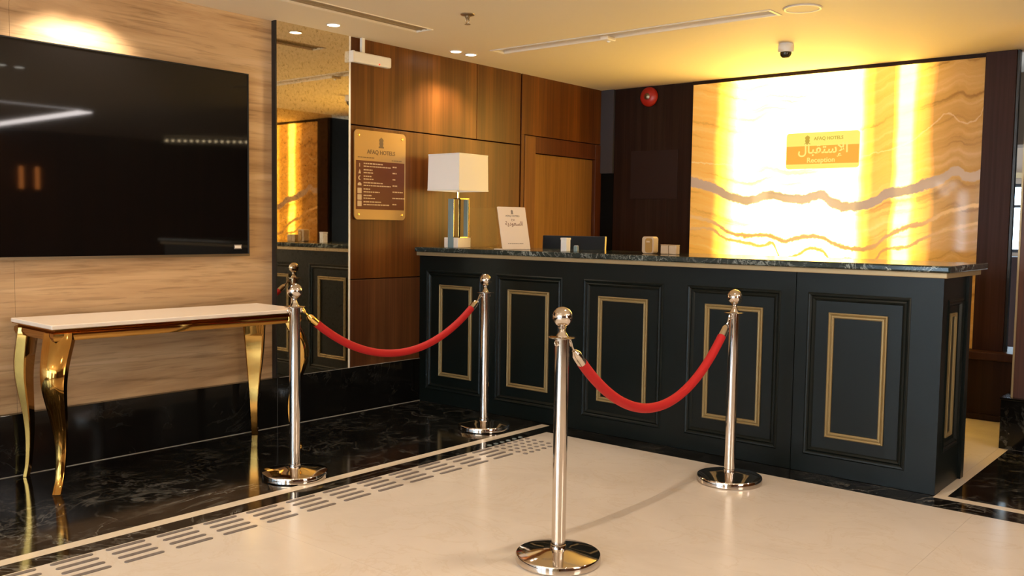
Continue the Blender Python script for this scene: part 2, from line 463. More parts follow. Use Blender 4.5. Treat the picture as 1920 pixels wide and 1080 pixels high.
# ------------------------------------------------------------------ geometry helpers
class MB:
    def __init__(self):
        self.bm = bmesh.new()

    def box(self, x0, x1, y0, y1, z0, z1, mat4=None):
        ps = [(x0, y0, z0), (x1, y0, z0), (x1, y1, z0), (x0, y1, z0), (x0, y0, z1), (x1, y0, z1), (x1, y1, z1), (x0, y1, z1)]
        vs = [self.bm.verts.new((mat4 @ Vector(p)) if mat4 else p) for p in ps]
        for f in ((0, 3, 2, 1), (4, 5, 6, 7), (0, 1, 5, 4), (1, 2, 6, 5), (2, 3, 7, 6), (3, 0, 4, 7)):
            self.bm.faces.new([vs[i] for i in f])
        return self

    def quad(self, a, b, c, d):
        self.bm.faces.new([self.bm.verts.new(p) for p in (a, b, c, d)])
        return self

    def loops(self, rings, closed=True, cap=True):
        rs = [[self.bm.verts.new(p) for p in r] for r in rings]
        n = len(rs[0])
        for a, b in zip(rs, rs[1:]):
            for i in range(n if closed else n - 1):
                j = (i + 1) % n
                self.bm.faces.new((a[i], a[j], b[j], b[i]))
        if cap and closed:
            self.bm.faces.new(list(reversed(rs[0])))
            self.bm.faces.new(rs[-1])
        return self

    def lathe(self, prof, c=(0, 0, 0), seg=40, axis='z'):
        rings = []
        for r, h in prof:
            r = max(r, 1e-4)
            ring = []
            for i in range(seg):
                a = 2 * math.pi * i / seg
                p = {'z': (r * math.cos(a), r * math.sin(a), h), 'x': (h, r * math.cos(a), r * math.sin(a)), 'y': (r * math.sin(a), h, r * math.cos(a))}[axis]
                ring.append((c[0] + p[0], c[1] + p[1], c[2] + p[2]))
            rings.append(ring)
        return self.loops(rings)

    def tube(self, pts, rad, seg=16, cap=True):
        pts = [Vector(p) for p in pts]
        n = len(pts)
        rads = rad if isinstance(rad, (list, tuple)) else [rad] * n
        rings = []
        prev = None
        for i, p in enumerate(pts):
            t = (pts[min(i + 1, n - 1)] - pts[max(i - 1, 0)]).normalized()
            if prev is None:
                a = Vector((0, 0, 1)) if abs(t.z) < 0.9 else Vector((1, 0, 0))
                u = t.cross(a).normalized()
            else:
                u = (prev - t * prev.dot(t)).normalized()
            prev = u
            v = t.cross(u)
            rings.append([p + (u * math.cos(2 * math.pi * k / seg) + v * math.sin(2 * math.pi * k / seg)) * rads[i] for k in range(seg)])
        return self.loops(rings, cap=cap)

    def torus(self, c, R, r, nrm, seg=20, sub=8):
        n = Vector(nrm).normalized()
        a = Vector((0, 0, 1)) if abs(n.z) < 0.9 else Vector((1, 0, 0))
        u = n.cross(a).normalized()
        v = n.cross(u)
        rings = []
        for i in range(seg + 1):
            t = 2 * math.pi * i / seg
            d = u * math.cos(t) + v * math.sin(t)
            rings.append([Vector(c) + d * (R + r * math.cos(2 * math.pi * k / sub)) + n * r * math.sin(2 * math.pi * k / sub) for k in range(sub)])
        return self.loops(rings, cap=False)

    def prism(self, poly, fr, w0, w1):
        """poly in (u, v), fr maps (u, v, w) to a point"""
        a = [self.bm.verts.new(fr(u, v, w0)) for u, v in poly]
        b = [self.bm.verts.new(fr(u, v, w1)) for u, v in poly]
        n = len(poly)
        self.bm.faces.new(list(reversed(a)))
        self.bm.faces.new(b)
        for i in range(n):
            j = (i + 1) % n
            self.bm.faces.new((a[i], a[j], b[j], b[i]))
        return self

    def rect_frame(self, u0, u1, v0, v1, prof, fr, closed_back=True):
        """mitred rectangular frame; prof = [(inset, height)...]"""
        rings = []
        for ins, h in prof:
            rings.append([fr(u0 + ins, v0 + ins, h), fr(u1 - ins, v0 + ins, h), fr(u1 - ins, v1 - ins, h), fr(u0 + ins, v1 - ins, h)])
        return self.loops(rings, cap=False)

    def build(self, name, mat, parent=None, smooth=False, bevel=0.0, seg=2, kind=None, label=None):
        bm = self.bm
        bmesh.ops.recalc_face_normals(bm, faces=bm.faces)
        me = bpy.data.meshes.new(name)
        bm.to_mesh(me)
        bm.free()
        if smooth:
            for p in me.polygons:
                p.use_smooth = True
            try:
                me.set_sharp_from_angle(angle=math.radians(38))
            except Exception:
                pass
        me.materials.append(M[mat] if isinstance(mat, str) else mat)
        o = bpy.data.objects.new(name, me)
        COL.objects.link(o)
        if bevel:
            b = o.modifiers.new('bevel', 'BEVEL')
            b.width = bevel
            b.segments = seg
            b.limit_method = 'ANGLE'
            b.angle_limit = math.radians(40)
        if parent:
            o.parent = parent
            o.matrix_parent_inverse = Matrix.Translation(-Vector(parent.location)) if parent.type == 'EMPTY' else Matrix()
        if kind:
            o['kind'] = kind
        if label:
            o['label'] = label
        return o


def thing(name, loc, label, cat, group=None):
    o = bpy.data.objects.new(name, None)
    o.empty_display_size = 0.05
    COL.objects.link(o)
    o.location = loc
    o['label'] = label
    o['category'] = cat
    if group:
        o['group'] = group
    return o


def tag(o, label, cat, group=None):
    o['label'] = label
    o['category'] = cat
    if group:
        o['group'] = group
    return o


def shift_copy(root, loc, label, group=None):
    """copy of a thing with its parts and sub-parts, moved to loc"""
    def dup(o, parent):
        c = o.copy()
        COL.objects.link(c)
        if parent:
            c.parent = parent
            c.matrix_parent_inverse = o.matrix_parent_inverse.copy()
        for ch in o.children:
            dup(ch, c)
        return c
    r = dup(root, None)
    r.location = loc
    r['label'] = label
    if group:
        r['group'] = group
    return r


def rrect(u0, u1, v0, v1, r, n=6):
    pts = []
    for cx, cy, a0 in ((u1 - r, v0 + r, -90), (u1 - r, v1 - r, 0), (u0 + r, v1 - r, 90), (u0 + r, v0 + r, 180)):
        for i in range(n + 1):
            a = math.radians(a0 + 90 * i / n)
            pts.append((cx + r * math.cos(a), cy + r * math.sin(a)))
    return pts


def frame_fn(O, U, V, N):
    O, U, V, N = Vector(O), Vector(U), Vector(V), Vector(N)
    return lambda u, v, w: O + U * u + V * v + N * w


def lettering(name, text, size, fr, cu, cv, w, mat, parent, width=None, extr=0.0006):
    """text mesh centred on (cu, cv) in the frame"""
    c = bpy.data.curves.new('text', 'FONT')
    c.body = text
    c.size = size
    c.extrude = extr
    c.offset = size * 0.018
    c.resolution_u = 3
    c.align_x = 'CENTER'
    c.align_y = 'CENTER'
    o = bpy.data.objects.new('text', c)
    COL.objects.link(o)
    dg = bpy.context.evaluated_depsgraph_get()
    me = bpy.data.meshes.new_from_object(o.evaluated_get(dg))
    bpy.data.objects.remove(o, do_unlink=True)
    xs = [v.co.x for v in me.vertices]
    ys = [v.co.y for v in me.vertices]
    mx, my = (min(xs) + max(xs)) / 2, (min(ys) + max(ys)) / 2
    k = (width / (max(xs) - min(xs))) if width else 1.0
    for v in me.vertices:
        v.co = fr(cu + (v.co.x - mx) * k, cv + (v.co.y - my) * (k if width else 1.0), w + v.co.z)
    me.materials.clear()
    me.materials.append(M[mat])
    ob = bpy.data.objects.new(name, me)
    COL.objects.link(ob)
    ob.parent = parent
    ob.matrix_parent_inverse = Matrix.Translation(-Vector(parent.location)) if parent.type == 'EMPTY' else Matrix()
    return ob


# crest used on the three signs (a plain crowned shield standing on a foot)
CREST = [(-.30, -.50), (.30, -.50), (.34, -.40), (.18, -.30), (.26, -.10), (.20, .08), (.28, .22), (.20, .36), (.08, .42), (0, .50), (-.08, .42),
         (-.20, .36), (-.28, .22), (-.20, .08), (-.26, -.10), (-.18, -.30), (-.34, -.40)]


def crest(fr, cu, cv, h, w0, w1):
    mb = MB()
    mb.prism([(cu + a * h, cv + b * h) for a, b in CREST], fr, w0, w1)
    return mb


# ================================================================== SETTING
# ---- floor: a screed with stone pieces set into it
floor = MB().box(-0.2, X1 + 0.2, Y0 - 0.2, Y1 + 0.2, -0.12, -0.006).build('floor', 'grout', kind='structure')


def slab_grid(name, mat, x0, x1, y0, y1, sx, sy, gap=0.0007, ox=0.0, oy=0.0):
    xs = [x0]
    v = x0 + (ox or sx)
    while v < x1 - 0.05:
        xs.append(v)
        v += sx
    xs.append(x1)
    ys = [y0]
    v = y0 + (oy or sy)
    while v < y1 - 0.05:
        ys.append(v)
        v += sy
    ys.append(y1)
    for a, b in zip(xs, xs[1:]):
        for c, d in zip(ys, ys[1:]):
            MB().box(a + gap / 2, b - gap / 2, c + gap / 2, d - gap / 2, -0.02, 0.0).build(name, mat, floor)


slab_grid('black_marble_slab', 'black', 0.0, 1.17, -6.0, 0.1, 0.585, 0.9, oy=0.55)
slab_grid('black_marble_slab', 'black', 0.0, 1.17, Y0, -6.0, 1.17, 1.5)
slab_grid('cream_strip', 'strip', 1.17, 1.232, Y0, -0.03, 0.5, 1.2, gap=0.001)
slab_grid('black_border_slab', 'black', 1.232, 1.331, Y0, -0.19, 0.5, 0.9, gap=0.001)
slab_grid('black_border_slab', 'black', 1.232, X1, -0.19, -0.03, 1.1, 0.5, gap=0.001)
slab_grid('black_border_slab', 'black', 1.17, 3.515, -0.03, 0.1, 1.2, 0.5, gap=0.001)
slab_grid('beige_marble_tile', 'beige', 1.331, X1, -4.6, -0.19, 1.2, 1.1, oy=1.1)
slab_grid('beige_marble_tile', 'beige', 1.331, X1, Y0, -4.6, 2.4, 2.2)
slab_grid('cream_strip', 'strip', 3.515, X1, -0.03, 0.03, 1.2, 0.5, gap=0.001)
slab_grid('cream_strip', 'strip', 3.515, 3.565, 0.03, 1.30, 0.5, 2.0, gap=0.001)
slab_grid('black_marble_slab', 'black', 3.565, X1, 0.03, 1.30, 2.5, 2.0)
slab_grid('beige_marble_tile', 'beige', 0.0, 3.515, 0.1, 1.30, 1.2, 1.2)
slab_grid('beige_marble_tile', 'beige', 0.0, X1, 1.30, Y1, 2.4, 2.0)

# tactile paving: four staggered rows of bars, then a field of studs
bar_me = None
M['tactile'] = plain('grey_tactile', (0.17, 0.145, 0.135), 0.4)
M['tactile_light'] = plain('light_tactile', (0.16, 0.19, 0.19), 0.4)
for g in range(13):
    ys = -0.882 - 0.2068 * g
    for k in range(4):
        x = 1.357 + 0.0565 * k
        y = ys - 0.005 * k
        if bar_me is None:
            poly = [(0.010 * math.cos(a), 0.010 * math.sin(a)) for a in [math.radians(180 + 180 * i / 5) for i in range(6)]]
            poly += [(0.010 * math.cos(a), 0.137 + 0.010 * math.sin(a)) for a in [math.radians(180 * i / 5) for i in range(6)]]
            poly = [(u, v + 0.0) for u, v in poly]
            ob = MB().prism(poly, lambda u, v, w_: (u, v, w_), 0.0, 0.003).build('tactile_bar', 'tactile', floor)
            bar_me = ob.data
        else:
            ob = bpy.data.objects.new('tactile_bar', bar_me)
            COL.objects.link(ob)
            ob.parent = floor
        ob.location = (x, y, 0)
stud = {}
for i in range(6):
    for j in range(6):
        mk = 'tactile_light' if i == 0 else 'tactile'
        if mk not in stud:
            ob = MB().lathe([(0.0145, 0.0), (0.0145, 0.002), (0.011, 0.0035)], seg=14).build('tactile_stud', mk, floor)
            stud[mk] = ob.data
        else:
            ob = bpy.data.objects.new('tactile_stud', stud[mk])
            COL.objects.link(ob)
            ob.parent = floor
        ob.location = (1.304 + 0.0542 * i, -0.688 + 0.0555 * j - 0.002 * i, 0)

# ---- ceiling with two open slots
VENT1 = (0.482, 0.62, -3.4, -0.49)
VENT2 = (0.47, 2.485, 0.245, 0.375)
mb = MB()
xs = sorted({-0.2, X1 + 0.2, VENT1[0], VENT1[1], VENT2[0], VENT2[1]})
ys = sorted({Y0 - 0.2, Y1 + 0.2, VENT1[2], VENT1[3], VENT2[2], VENT2[3]})
for a, b in zip(xs, xs[1:]):
    for c, d in zip(ys, ys[1:]):
        mx, my = (a + b) / 2, (c + d) / 2
        if any(v[0] < mx < v[1] and v[2] < my < v[3] for v in (VENT1, VENT2)):
            continue
        mb.quad((a, c, H), (a, d, H), (b, d, H), (b, c, H))
mb.box(-0.2, X1 + 0.2, Y0 - 0.2, Y1 + 0.2, H + 0.14, H + 0.2)
bmesh.ops.remove_doubles(mb.bm, verts=mb.bm.verts, dist=1e-5)
ceiling = mb.build('ceiling', 'ceiling', kind='structure')


def vent(v, label, name, mat_in, rim, d, n):
    t = thing(name, ((v[0] + v[1]) / 2, (v[2] + v[3]) / 2, H), label, 'air vent')
    x0, x1, y0, y1 = v
    h = MB()
    h.quad((x0, y0, H), (x0, y1, H), (x0, y1, H + d), (x0, y0, H + d))
    h.quad((x1, y0, H), (x1, y0, H + d), (x1, y1, H + d), (x1, y1, H))
    h.quad((x0, y0, H), (x0, y0, H + d), (x1, y0, H + d), (x1, y0, H))
    h.quad((x0, y1, H), (x1, y1, H), (x1, y1, H + d), (x0, y1, H + d))
    h.quad((x0, y0, H + d), (x0, y1, H + d), (x1, y1, H + d), (x1, y0, H + d))
    h.build('housing', mat_in, t)
    fr = lambda u, vv, w_: (u, vv, H - w_)
    MB().rect_frame(x0 - rim, x1 + rim, y0 - rim, y1 + rim, [(0, 0), (0, 0.004), (rim * 0.5, 0.006), (rim + 0.004, 0.004), (rim + 0.004, -0.01)], fr).build('vent_frame', 'white_frame' if rim > 0.006 else 'ceiling', t)
    long_y = (y1 - y0) > (x1 - x0)
    for k in range(n):
        f = (k + 1) / (n + 1)
        if long_y:
            c = x0 + (x1 - x0) * f
            MB().box(c - 0.002, c + 0.002, y0, y1, H + d * 0.3, H + d).build('slat', mat_in, t)
        else:
            c = y0 + (y1 - y0) * f
            MB().box(x0, x1, c - 0.002, c + 0.002, H + 0.012, H + 0.05).build('slat', mat_in, t)
    return t


vent(VENT1, 'long shaded slot vent in the ceiling running along the stone wall', 'slot_vent', 'tan', 0.004, 0.007, 2)
v2 = vent(VENT2, 'long white framed slot vent in the ceiling above the reception desk', 'slot_vent', 'white_frame', 0.014, 0.045, 0)
# small white sensor hanging in that slot
t = thing('ceiling_sensor', (1.375, 0.33, H), 'small white sensor block hanging at the middle of the white framed slot vent', 'sensor')
MB().box(1.345, 1.405, 0.27, 0.37, H - 0.028, H - 0.004).build('sensor_body', 'white_frame', t, bevel=0.008)
MB().lathe([(0.008, -0.008), (0.012, 0.0)], (1.375, 0.33, H - 0.028), 12).build('sensor_lens', 'white', t)

# ---- left wall
wall_left = MB().box(-0.22, -0.034, Y0 - 0.2, YB + 0.16, 0, H + 0.1).build('wall_left', 'slot', kind='structure')
MB().box(-0.034, 0.0, Y0, -4.2, 0.303, H + 0.01).build('travertine_panel', 'travertine', wall_left)
for a, b in ((-4.2, -2.72), (-2.72, -1.228)):
    MB().box(-0.034, 0.0, a + 0.0007, b - 0.0007, 0.303, H + 0.01).build('travertine_panel', 'travertine', wall_left)
# walnut panels
wz = 0.030
for (a, b, c, d, mt) in ((-0.645, 0.583, 1.900, H + 0.01, 'walnut'), (0.587, 1.100, 1.900, H + 0.01, 'walnut'), (-0.645, 1.100, 0.888, 1.892, 'walnut'),
                         (-0.645, 1.100, 0.303, 0.882, 'walnut_low'), (1.118, 2.243, 1.985, H + 0.01, 'walnut'), (1.118, 1.156, 0.0, 1.985, 'walnut')):
    MB().box(-0.034, wz, a, b, c, d).build('wood_panel', mt, wall_left, bevel=0.002)
# black edge strip beside the mirror
MB().box(-0.034, 0.038, -1.228, -1.219, 0.303, H + 0.01).build('edge_strip', 'tvbody', wall_left)
MB().box(-0.034, 0.040, -0.657, -0.647, 0.303, H + 0.01).build('edge_strip', 'white_frame', wall_left)

# door in the wood wall behind the desk
door = MB().box(-0.030, 0.002, 1.302, 2.145, 0.01, 1.842).build('door_1', 'door', kind='structure', bevel=0.002)
MB().box(-0.032, 0.034, 1.160, 1.297, 0, 1.978).build('door_jamb', 'frame_wood', door, bevel=0.002)
MB().box(-0.032, 0.034, 2.150, 2.24, 0, 1.978).build('door_jamb', 'head_wood', door, bevel=0.002)
MB().box(-0.032, 0.030, 1.297, 2.150, 1.848, 1.978).build('door_head', 'head_wood', door, bevel=0.002)
for za in (1.572, 1.242, 0.35):
    h = MB().box(-0.01, 0.010, 1.300, 1.324, za, za + 0.10)
    h.lathe([(0.006, za), (0.006, za + 0.10)], (0.012, 1.308, 0), 10)
    h.build('hinge', 'slot', door)

# black marble skirting on the left wall
base_l = MB().box(-0.034, 0.020, -9.0, 0.0, 0.0, 0.30).build('baseboard_left', 'grout', kind='structure')
for a, b in ((-9.0, -5.9), (-5.9, -4.1), (-4.1, -2.303), (-2.303, -1.22), (-1.22, 0.0)):
    MB().box(0.0, 0.038, a + 0.0007, b - 0.0007, 0.001, 0.303).build('marble_skirting', 'base_black', base_l, bevel=0.002)
MB().box(0.038, 0.0425, -9.0, 0.0, 0.0, 0.003).build('sealant_or_lit_edge', 'sealant_lit_edge', base_l)
MB().box(0.031, 0.0375, -1.20, 0.0, 0.3025, 0.3045).build('sealant_or_lit_edge', 'sealant_lit_edge', base_l)  # pale line painted for light caught on the skirting's top edge

# mirror
t = thing('wall_mirror', (0.036, -0.91, 0.303), 'tall narrow speckled gold mirror between the stone wall and the wood wall', 'mirror')
MB().box(-0.030, 0.036, -1.2185, -0.6575, 0.306, H).build('mirror_glass', 'mirror', t)

# ---- back wall
wall_back = MB().box(-0.2, 3.32, YB + 0.012, YB + 0.09, 0, H + 0.1).build('wall_back', 'slot', kind='structure')
MB().box(0.165, 0.928, YB, YB + 0.012, 0.0, H + 0.01).build('dark_wood_panel', 'dark_wood', wall_back, bevel=0.002)
MB().box(0.010, 0.160, YB - 0.02, YB + 0.012, 1.730, H + 0.01).build('grey_panel', 'grey', wall_back, bevel=0.002)
MB().box(0.010, 0.160, YB + 0.004, YB + 0.012, 0.0, 1.725).build('recess_shade_panel', 'slot', wall_back)  # flat black sheet painted as the darkness inside an open recess
MB().box(0.345, 0.805, YB - 0.008, YB, 1.503, 1.912).build('access_hatch', 'hatch', wall_back, bevel=0.002)
MB().box(0.928, 3.32, YB - 0.012, YB + 0.012, 2.432, H + 0.01).build('top_trim', 'dark_wood', wall_back)
MB().box(0.928, 3.13, YB - 0.025, YB + 0.012, 0.0, 0.340).build('dark_plinth_panel', 'dark_wood', wall_back, bevel=0.003)

t = thing('onyx_panel', (2.03, YB, 0.345), 'large glowing backlit onyx panel with a wavy grey vein behind the desk', 'wall panel')
MB().box(0.935, 3.128, YB - 0.008, YB + 0.010, 0.345, 2.430).build('onyx_slab', 'onyx', t)

# dark pillar to the right of the onyx, on a plinth
t = thing('pillar', (3.24, YB, 0), 'dark brown wood pillar at the right end of the glowing onyx', 'pillar')
MB().box(3.133, 3.322, YB - 0.03, YB + 0.10, 0.462, H).build('shaft', 'pillar', t, bevel=0.003)
MB().box(3.3225, 3.338, YB - 0.015, YB + 0.03, 0.462, H).build('edge_bead', 'tvbody', t)
MB().box(3.105, 3.72, YB - 0.14, YB + 0.32, 0.405, 0.462).build('plinth_cap', 'pillar', t, bevel=0.01)
MB().box(3.125, 3.70, YB - 0.12, YB + 0.30, 0.04, 0.405).build('plinth', 'dark_wood', t, bevel=0.004)
MB().box(3.115, 3.71, YB - 0.13, YB + 0.31, 0.0, 0.04).build('plinth_foot', 'dark_wood', t, bevel=0.01)

# nearer pillar at the right edge, on black marble
t = thing('pillar', (3.75, 1.55, 0), 'brown gold-edged pillar standing on a black marble block at the right edge', 'pillar')
MB().box(3.562, 3.95, 1.345, 2.08, 0.30, H).build('shaft', 'pillar2', t)
MB().box(3.557, 3.5615, 1.35, 2.08, 0.32, H).build('mirror_face', 'side_mirror', t)
for xx in (3.556, 3.626):
    MB().box(xx, xx + 0.010, 1.337, 1.347, 0.30, H).build('gold_bead', 'trim_gold', t)
MB().box(3.513, 4.0, 1.30, 2.09, 0.0, 0.288).build('marble_block', 'black', t, bevel=0.003)
MB().box(3.508, 4.005, 1.295, 2.095, 0.288, 0.300).build('marble_cap', 'base_black', t, bevel=0.002)

# ---- the rest of the lobby, mostly behind the camera
wr = MB().box(X1, X1 + 0.2, Y0 - 0.2, Y1 + 0.2, 0, H + 0.1).build('wall_right', 'walnut', kind='structure')


def wall_with_windows(name, yy0, yy1, x0, x1, wins, mat):
    mb = MB()
    cur = x0
    for (a, b, z0, z1) in wins:
        mb.box(cur, a, yy0, yy1, 0, H + 0.1)
        mb.box(a, b, yy0, yy1, 0, z0)
        mb.box(a, b, yy0, yy1, z1, H + 0.1)
        cur = b
    mb.box(cur, x1, yy0, yy1, 0, H + 0.1)
    return mb.build(name, mat, kind='structure')


WIN_FRONT = [(0.12, 0.34, 0.35, 2.05), (0.52, 1.75, 0.35, 2.15), (2.0, 3.3, 0.15, 2.2), (4.6, 5.6, 0.35, 2.15)]
wall_with_windows('wall_front', Y0 - 0.2, Y0, -0.2, X1 + 0.2, WIN_FRONT, 'paint')
for n, (a, b, z0, z1) in enumerate(WIN_FRONT):
    wf = MB()
    fr = lambda u, v, w_: (u, Y0 - 0.06 + w_, v)
    wf.rect_frame(a, b, z0, z1, [(0, -0.03), (0, 0.03), (0.04, 0.03), (0.04, -0.03), (0, -0.03)], fr)
    wo = wf.build('window_%d' % (n + 1), 'tvbody', kind='structure')
    MB().box(a + 0.03, b - 0.03, Y0 - 0.066, Y0 - 0.06, z0 + 0.03, z1 - 0.03).build('pane', 'pane', wo)
WIN_FAR = [(1.9, 2.75, 1.04, 1.81)]
wall_with_windows('wall_far', Y1, Y1 + 0.2, -0.2, X1 + 0.2, WIN_FAR, 'far_paint')
a, b, z0, z1 = WIN_FAR[0]
wf = MB()
fr = lambda u, v, w_: (u, Y1 + 0.06 - w_, v)
wf.rect_frame(a, b, z0, z1, [(0, -0.03), (0, 0.03), (0.035, 0.03), (0.035, -0.03), (0, -0.03)], fr)
wf.box(a, b, Y1 + 0.03, Y1 + 0.06, 1.545, 1.575)
wf.box(2.02, 2.05, Y1 + 0.03, Y1 + 0.06, z0, z1)
wo = wf.build('window_5', 'tvbody', kind='structure')
MB().box(a + 0.03, b - 0.03, Y1 + 0.06, Y1 + 0.066, z0 + 0.03, z1 - 0.03).build('pane', 'pane', wo)
MB().box(3.75, 3.95, 2.10, Y1, 0, H + 0.1).build('wall_added_dark', 'slot', kind='structure')  # unseen black wall, added to darken what the mirror reflects
# dark ground outside the far window, added to dim the passage ceiling
MB().box(-12, 16, Y1 + 0.2, Y1 + 30, -0.3, -0.15).build('ground', 'grout', kind='structure')
# baffle added across the passage to hide the bright ceiling beyond
MB().box(1.2, 3.745, 3.2, 3.5, 1.92, H).build('trim_baffle', 'far_paint', kind='structure')
# pelmet over the far window and low dark cabinet below it
MB().box(1.9, 2.9, Y1 - 0.08, Y1, 1.87, 1.93).build('trim_1', 'trim_gold', kind='structure')
MB().box(1.6, 3.3, Y1 - 0.35, Y1, 0.0, 1.0).build('trim_2', 'dark_wood', kind='structure', bevel=0.01)

# ================================================================== CEILING FITTINGS
def downlight(x, y, label, energy, angle, group=None, radius=0.03, blend=0.75, tilt=None, name='downlight'):
    t = thing(name, (x, y, H), label, 'downlight', group)
    MB().lathe([(0.036, -0.001), (0.047, -0.001), (0.048, -0.004), (0.040, -0.006), (0.036, -0.004)], (x, y, H), 28).build('trim_ring', 'white_frame', t, smooth=True)
    MB().lathe([(0.0, -0.0045), (0.037, -0.0045), (0.037, -0.001), (0.0, -0.001)], (x, y, H), 24).build('lens', 'lens', t)
    spot('lamp', (x, y, H - 0.03), energy, t, angle, blend, WARM, radius, tilt or (x, y, 0))
    return t


downlight(0.222, -0.938, 'single round downlight in the ceiling in front of the mirror', SPOT_WALL * 0.45, 125)
downlight(0.245, 0.122, 'left of the two small downlights above the wood wall', SPOT_WALL * 0.75, 110, blend=0.6)
downlight(0.249, 0.271, 'right of the two small downlights above the wood wall', SPOT_WALL * 0.75, 110, blend=0.6)
downlight(0.21, -2.34, 'right of two downlights washing the stone wall above the television', SPOT_WALL * 1.1, 108, blend=0.55)
downlight(0.21, -2.49, 'left of two downlights washing the stone wall above the television', SPOT_WALL * 1.1, 108, blend=0.55)
downlight(3.2, -1.41, 'downlight over the beige floor, the one nearer the desk of a pair', SPOT_MAIN, 150)
downlight(3.19, -1.55, 'downlight over the beige floor, the one farther from the desk of a pair', SPOT_MAIN, 150)

# cove lights that show only as bright lines in the television
t = thing('cove_light', (7.2, 0.32, H), 'long bright white ceiling light strip reflected in the television', 'ceiling light')
MB().box(5.72, 8.4, 0.24, 0.40, H - 0.012, H - 0.001).build('diffuser', 'cove', t)
t = thing('cove_light', (5.62, -1.2, H), 'dimmer ceiling light strip at right angles, reflected at the left of the television', 'ceiling light')
MB().box(5.57, 5.63, -2.6, 0.22, H - 0.010, H - 0.001).build('diffuser', 'cove_dim', t)
# row of small warm bulbs
t = thing('bulb_bar', (7.2, 2.87, H), 'hanging bar with a row of small warm bulbs reflected in the television', 'ceiling light')
pa, pb = Vector((7.72, 2.45, 2.40)), Vector((6.85, 3.28, 2.40))
MB().tube([pa + Vector((0, 0, 0.025)), pb + Vector((0, 0, 0.025))], 0.010, 8).build('bar', 'tvbody', t)
for k in range(2):
    c = pa.lerp(pb, 0.2 + 0.6 * k)
    MB().tube([c + Vector((0, 0, 0.025)), Vector((c.x, c.y, H))], 0.006, 8).build('rod', 'brass', t)
for k in range(15):
    c = pa.lerp(pb, k / 14)
    MB().lathe([(0.0, -0.016), (0.012, -0.010), (0.016, 0.0), (0.012, 0.010), (0.0, 0.016)], c, 10).build('bulb', 'bulb', t, smooth=True)

# three round lamps near the entrance, mirrored in the onyx
t = thing('pendant_cluster', (0.21, -8.0, H), 'cluster of three round white lamps near the entrance, reflected in the onyx', 'pendant lamp')
for k, (px_, pz_) in enumerate(((0.11, 2.07), (0.32, 2.07), (0.21, 1.95))):
    MB().lathe([(0.055 * math.cos(math.radians(-90 + 15 * q)), 0.055 * math.sin(math.radians(-90 + 15 * q))) for q in range(13)], (px_, -8.0, pz_), 20).build('globe', 'globe', t, smooth=True)
    MB().tube([(px_, -8.0, pz_ + 0.05), (px_, -8.0, H)], 0.005, 8).build('cord', 'tvbody', t)
# slim amber wall lamps at the far side, mirrored in the television
for yy, lab in ((0.76, 'left'), (0.97, 'right')):
    t = thing('wall_lamp', (X1, yy, 1.74), 'slim amber wall lamp, %s one of two reflected in the television' % lab, 'wall lamp')
    MB().box(X1 - 0.03, X1 - 0.001, yy - 0.03, yy + 0.03, 1.62, 1.66).build('bracket', 'brass', t)
    MB().lathe([(0.022, 1.66), (0.028, 1.68), (0.028, 1.94), (0.022, 1.96)], (X1 - 0.04, yy, 0), 14).build('amber_tube', 'amber_tube', t, smooth=True)

# sprinkler
t = thing('sprinkler', (1.07, -0.66, H), 'small metal fire sprinkler head hanging from the ceiling', 'sprinkler')
c = (1.07, -0.66, H)
MB().lathe([(0.0, 0.0), (0.042, 0.0), (0.040, -0.004), (0.022, -0.010), (0.0, -0.011)], c, 24).build('escutcheon', 'steel', t, smooth=True)
MB().lathe([(0.013, -0.008), (0.013, -0.022), (0.008, -0.025), (0.008, -0.032)], c, 14).build('body', 'steel', t, smooth=True)
mb = MB()
for s in (-1, 1):
    mb.tube([(c[0] + s * 0.010, c[1], H - 0.028), (c[0] + s * 0.013, c[1], H - 0.040), (c[0] + s * 0.003, c[1], H - 0.056)], 0.0025, 6)
mb.build('yoke', 'steel', t)
MB().lathe([(0.0, -0.055), (0.017, -0.056), (0.017, -0.058), (0.0, -0.059)], c, 16).build('deflector', 'steel', t)

# dome camera
c = (2.183, 1.177, H)
t = thing('dome_camera', c, 'white dome security camera on the ceiling above the glowing onyx', 'camera')
MB().lathe([(0.0, 0.0), (0.046, 0.0), (0.050, -0.010), (0.050, -0.045), (0.046, -0.055), (0.0, -0.056)], c, 32).build('housing', 'white', t, smooth=True)
MB().lathe([(0.036, -0.054), (0.037, -0.062), (0.033, -0.078), (0.022, -0.090), (0.0, -0.095)], c, 28).build('dome', 'dome', t, smooth=True)

# round ceiling speaker
c = (2.652, 0.304, H)
t = thing('ceiling_speaker', c, 'flat round white ceiling disc beside the right end of the slot vent', 'speaker')
MB().lathe([(0.100, 0.0), (0.104, -0.004), (0.098, -0.009), (0.088, -0.008), (0.086, -0.004)], c, 40).build('rim', 'white_frame', t, smooth=True)
MB().lathe([(0.0, -0.005), (0.087, -0.005), (0.087, -0.001), (0.0, -0.001)], c, 36).build('grille', 'ceiling', t)

# box on a rod at the mirror corner
t = thing('emergency_light', (0.085, -0.5, H), 'white box with a red light hanging on a short rod beside the mirror top', 'emergency light')
MB().box(0.034, 0.078, -0.655, -0.325, 2.292, 2.362).build('case', 'white', t, bevel=0.010)
MB().box(0.033, 0.079, -0.662, -0.642, 2.290, 2.364).build('end_cap', 'white_frame', t, bevel=0.006)
MB().box(0.045, 0.065, -0.575, -0.550, 2.360, H).build('rod', 'white', t)
MB().lathe([(0.0, 0.0815), (0.0055, 0.0805), (0.006, 0.077)], (0, -0.435, 2.303), 10, 'x').build('indicator', 'red_led', t)

